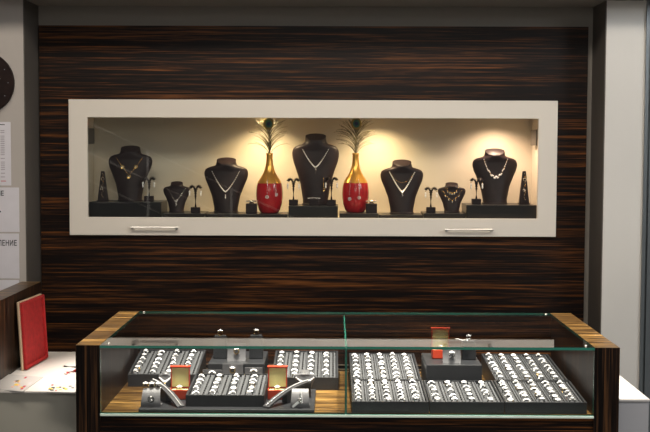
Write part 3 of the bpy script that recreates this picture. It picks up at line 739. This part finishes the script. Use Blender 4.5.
# cuff displays in front
def cuff(label, x, y, w_, h_):
    r = thing('cuff_display', label, 'bracelet stand', (x, y, ZPAD)); w2 = w_ / 2; rings = []; n = 12
    for i in range(n + 1):
        t_ = i / n; yy = .024 * t_ ** 1.6 - .004 * math.sin(PI * t_); zz = h_ * (t_ - .10 * max(0, t_ - .8)); fl = 1.06 - .16 * t_
        rings.append([(-w2 * fl, yy, zz), (w2 * fl, yy, zz), (w2 * fl, yy + .005 + .01 * max(0, t_ - .8) / .2, zz - .002 * t_), (-w2 * fl, yy + .005 + .01 * max(0, t_ - .8) / .2, zz - .002 * t_)])
    MB().loft(rings).build('cuff', 'silver_card', r, smooth=False)
    MB().box(-w2 * 1.08, w2 * 1.08, .012, .036, 0, .004).build('foot', 'silver_card', r); return r
cuff('silver-grey curved display stand at the front left corner of the pad', -.536, 3.350, .056, .052)
o = thing('round_brooch', 'dark round brooch with scroll on the front left display stand', 'brooch', (-.534, 3.3445, ZPAD + .024)); mb = MB(); mb.torus((0, 0, 0), .0085, .0016, 18, 5); mb.torus((0, 0, .001), .004, .0013, 12, 5); mb.build('scroll', 'plastic_black', o)
mb = MB(); mb.gem((0, -.002, .008), .003); mb.gem((.002, -.002, -.002), .0025); mb.build('stones', 'gem', o)
for i, (x, nm) in enumerate(((-.555, 'left'), (-.537, 'middle'), (-.517, 'right'))):
    a = place(protos[(1, 3, 3)[i]], (x, 3.378, ZPAD + .0475), .3 * i, f'ring perched on top of the front left display stand, {nm} one', None)
    if 'group' in a: del a['group']
cuff('silver-grey rolled display stand at the front right corner of the pad', -.095, 3.350, .054, .052)
o = thing('wrist_watch', 'silver watch-like bracelet with white tag on the front right display stand', 'bracelet', (-.095, 3.3445, ZPAD + .026)); mb = MB()
mb.tube([(.002, -.001, .026), (.001, -.002, .012), (0, -.003, 0), (.003, -.003, -.012)], .0028, 6); mb.lathe([(.007, -.002), (.007, .002)], 14, (0, 0, 0)); mb.build('band', 'silver', o)
mb = MB(); mb.hexa([(-.024, -.003, -.020), (-.020, -.003, -.025), (-.020, -.0015, -.025), (-.024, -.0015, -.020), (-.006, -.003, -.004), (-.001, -.003, -.010), (-.001, -.0015, -.010), (-.006, -.0015, -.004)]); mb.build('tag', 'gem', o)
g = MB(); [g.gem((.002 + .001 * i, -.004, .022 - .006 * i), .0028) for i in range(6)]; g.build('stones', 'gem', o)
# small holders behind the ramps
def mini_bust(label, nlab, x, y, z, w_, h_):
    B = Bust.__new__(Bust); B.w = w_; B.h = h_; B.c = Vector((x, y, z)); B.root = thing('necklace_holder', label, 'necklace holder', B.c)
    MB().loft([B.ring(i / 30) for i in range(31)]).build('bust_form', 'silver_card', B.root, smooth=True)
    MB().box(-w_ * .3, w_ * .3, -.012, .016, 0, .006).build('foot', 'silver_card', B.root)
    necklace(B, nlab, .40, .72, .48, 'gold', 1.3, .0030, 22, .012, 'pendant', True)
mini_bust('small silver-grey necklace holder behind the right ramp', 'gold link necklace on the small silver holder behind the right ramp', -.086, 3.560, ZPAD, .068, .066)
mini_bust('small silver-grey necklace holder behind the left ramp', 'gold link necklace on the small holder behind the left ramp', -.527, 3.585, ZPAD, .044, .056)

# ------------------------------------------------------------------ desks either side
ZDK = .753
px = W(41, 281.6, 4.12).x
dk = thing('side_desk', 'white-topped low desk at the left of the glass counter', 'desk', ((px + qx0) / 2, 3.45, 0)); hx = (qx0 - px) / 2 - .001
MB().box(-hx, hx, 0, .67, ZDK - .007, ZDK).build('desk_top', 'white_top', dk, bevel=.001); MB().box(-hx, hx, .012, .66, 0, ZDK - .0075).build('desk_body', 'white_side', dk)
pl = px; zpl = W(41, 281.6, 4.12).z
o = MB().box(-.0705, 0, 0, .92, 0, zpl); o.m[1] = 1; o = o.build('end_panel', ['wood_v', 'wood_lit'], loc=(pl, 3.20, 0)); tag(o, 'tall striped dark wood end panel at the left edge beside the white desk', 'panel')
XC = W(650, 399.5, 3.38).x
cb = thing('low_cabinet', 'white-topped low grey cabinet at the right of the glass counter', 'cabinet', (XC, 3.38, 0)); lw = XC - qx3 - .002
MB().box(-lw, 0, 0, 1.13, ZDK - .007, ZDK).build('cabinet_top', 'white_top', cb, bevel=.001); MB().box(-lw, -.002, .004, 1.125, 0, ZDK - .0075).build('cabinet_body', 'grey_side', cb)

# red velvet tray leaning on the end panel
p0 = G(23.5, 371, ZDK); p1 = G(46, 358.5, ZDK); wid = (p1 - p0).length; hgt = W(18.5, 302, p0.y).z - ZDK
tr = thing('velvet_tray', 'red velvet jewellery tray with gold edge leaning against the wood end panel', 'tray', p0, math.atan2(p1.y - p0.y, p1.x - p0.x))
tr.rotation_euler = (-.055, 0, math.atan2(p1.y - p0.y, p1.x - p0.x))
# local x runs along the tray, -y is the velvet side
th = .010
mb = MB(); mb.box(0, wid, .0, th, 0, hgt); mb.build('shell', 'gold_trim', tr, bevel=.004)
r_ = .013
frame_mesh(.003, wid - .003, .003, hgt - .003, -.011, -.0002, r_, wid - r_, r_, hgt - r_).build('rim', 'velvet_red', tr, bevel=.003)
MB().box(r_ * .9, wid - r_ * .9, -.0025, .0001, r_ * .9, hgt - r_ * .9).build('velvet_bed', 'velvet_red', tr)

# papers and pens on the desk
def sheet(name, label, cat, corners, z, th_, m, marks=(), m2=()):
    P_ = [G(a, b, z) for a, b in corners]; c0 = sum(P_, Vector()) / 4; root = thing(name, label, cat, (c0.x, c0.y, z))
    q = [p - c0 for p in P_]; MB().hexa([(v.x, v.y, 0) for v in q] + [(v.x, v.y, th_) for v in q]).build('page', m, root)
    for j, (u0, u1, v0, v1, mm) in enumerate(marks):
        def B_(u, v): return q[0] * (1 - u) * (1 - v) + q[1] * u * (1 - v) + q[2] * u * v + q[3] * (1 - u) * v
        k = [B_(u0, v0), B_(u1, v0), B_(u1, v1), B_(u0, v1)]
        MB().hexa([(v.x, v.y, th_) for v in k] + [(v.x, v.y, th_ + .0003) for v in k]).build('printed_patch', mm, root)
    return root
rr_ = random.Random(4); mk = []
for i in range(12):
    u = .45 + rr_.random() * .48; v = .1 + rr_.random() * .75; mk.append((u, u + .05 + .05 * rr_.random(), v, v + .06 + .07 * rr_.random(), rr_.choice(['ink_pink', 'ink_yellow', 'ink_red', 'paper', 'ink_yellow'])))
zt_ = ZDK + .0006
sheet('brochure', 'open printed brochure on the white desk below the red velvet tray', 'brochure', [(-14, 389), (23, 392), (43, 377.5), (6, 374.5)], zt_, .002, 'paper2', mk)
mk = []
for i in range(16):
    u = rr_.random() * .85; v = .08 + .7 * rr_.random(); mk.append((u, u + .05 + .1 * rr_.random(), v, v + .08 + .12 * rr_.random(), rr_.choice(['ink_yellow', 'ink', 'ink_red', 'ink_yellow', 'ink', 'ink_pink'])))
sheet('magazine', 'colourful leaflet on the white desk against the counter end panel', 'magazine', [(47, 393), (75, 393.6), (76, 385.5), (50, 385)], zt_, .004, 'paper2', mk)
def pen(label, a, b, r, m, mc):
    p, q = G(*a, ZDK + r), G(*b, ZDK + r); c0 = (p + q) / 2; root = thing('pen', label, 'pen', c0); d = (q - p); d.z = 0; e = d.normalized(); h2 = d.length / 2
    MB().tube([-e * h2, e * h2 * .75], r, 10).build('barrel', m, root, smooth=True); MB().tube([e * h2 * .75, e * h2], r * .9, 10, r * .2).build('tip', mc, root)
pen('red pen lying on the white desk beside the counter panel', (76, 370.5), (64, 373.5), .0050, 'plastic_red', 'steel')
pen('thin dark pen lying on the white desk behind the red one', (76, 367), (62.5, 366), .0028, 'plastic_black', 'gold_trim')

# ------------------------------------------------------------------ on the left pier: clock and notices
cc = W(-16, 83, YP); rc = W(15, 83, YP).x - cc.x
ck = thing('wall_clock', 'round dark brown wall clock with silver dots cut by the left picture edge', 'clock', (cc.x, YP, cc.z))
def disc(prof, m, name, par):
    mb = MB(); mb.lathe(prof, 64); mb.v = [(x, -z, y) for x, y, z in mb.v]; return mb.build(name, m, par, smooth=False)
disc([(rc * .96, 0), (rc, .004), (rc, .022), (rc * .985, .025)], 'clock', 'case', ck)
for k in range(12):
    a = 2 * PI * k / 12; mb = MB(); mb.box(rc * .84 * math.sin(a) - .002, rc * .84 * math.sin(a) + .002, -.0265, -.0248, rc * .84 * math.cos(a) - .002, rc * .84 * math.cos(a) + .002); mb.build('hour_marker', 'silver', ck)
for ln, an in ((.62, math.radians(78)), (.42, math.radians(300))):
    mb = MB(); e = Vector((math.sin(an), 0, math.cos(an))) * rc * ln; mb.tube([(0, -.0275, 0), (e.x, -.0275, e.z)], .0012, 6); mb.build('hand', 'silver', ck)
def text(body, size, par, loc, m, bold=True, sx=1):
    cu = bpy.data.curves.new('printed_text', 'FONT'); cu.body = body; cu.size = size; cu.space_character = 1.05; cu.align_x = 'RIGHT'; cu.extrude = .0001; cu.offset = size * .02 if bold else 0
    t_ = bpy.data.objects.new('printed_text', cu); C.objects.link(t_); bpy.context.view_layer.update()
    me = bpy.data.meshes.new_from_object(t_.evaluated_get(bpy.context.evaluated_depsgraph_get())); bpy.data.objects.remove(t_)
    o = bpy.data.objects.new('printed_text', me); me.materials.clear(); me.materials.append(M[m]); C.objects.link(o); o.parent = par; o.location = loc; o.rotation_euler = (PI / 2, 0, 0); o.scale.x = sx; return o
def notice(label, pxr, py0, py1, wd, m='paper', dy=0):
    a, b = W(pxr, py0, YP), W(pxr, py1, YP); r = thing('paper_notice', label, 'notice', (a.x, YP, b.z)); h_ = a.z - b.z
    MB().box(-wd, 0, -.0012 - dy, -.0002 - dy, 0, h_).build('sheet', m, r); return r, h_
n1, h1 = notice('printed price list sheet on the left pier below the clock', 10.5, 122, 185.5, .18)
mb = MB()
for i in range(26):
    z = h1 - .035 - i * (h1 - .06) / 26
    for j in range(7): 
        if rr_.random() < .85: mb.box(-.172 + .022 * j, -.172 + .022 * j + .016, -.0016, -.0012, z, z + .003)
mb.build('printed_lines', 'ink_grey', n1)
MB().box(-.14, -.022, -.0016, -.0012, h1 - .012, h1 - .009).build('printed_heading', 'ink', n1)
mb = MB(); [mb.box(-.16 + .03 * j, -.14 + .03 * j, -.0017, -.0012, .016, .019) for j in range(5)]; mb.build('printed_footer', 'ink_red', n1)
n2, h2 = notice('white notice ending in bold black ИЕ on the left pier, middle of three', 19, 187.5, 232, .25)
text('ИЕ', .026, n2, (-.059, -.0014, h2 - .032), 'ink', sx=.85)
MB().box(-.078, -.072, -.0016, -.0012, h2 * .44, h2 * .44 + .006).build('printed_dot', 'ink', n2)
n3, h3 = notice('white notice with bold black АЛЕНИЕ on the left pier just above the end panel', 19, 233.5, 278.5, .25)
text('АЛЕНИЕ', .030, n3, (-.008, -.0014, h3 - .048), 'ink', sx=.72)
n4, h4 = notice('pale sheet low on the left pier, mostly hidden by the wood end panel', 19, 280, 322, .25)
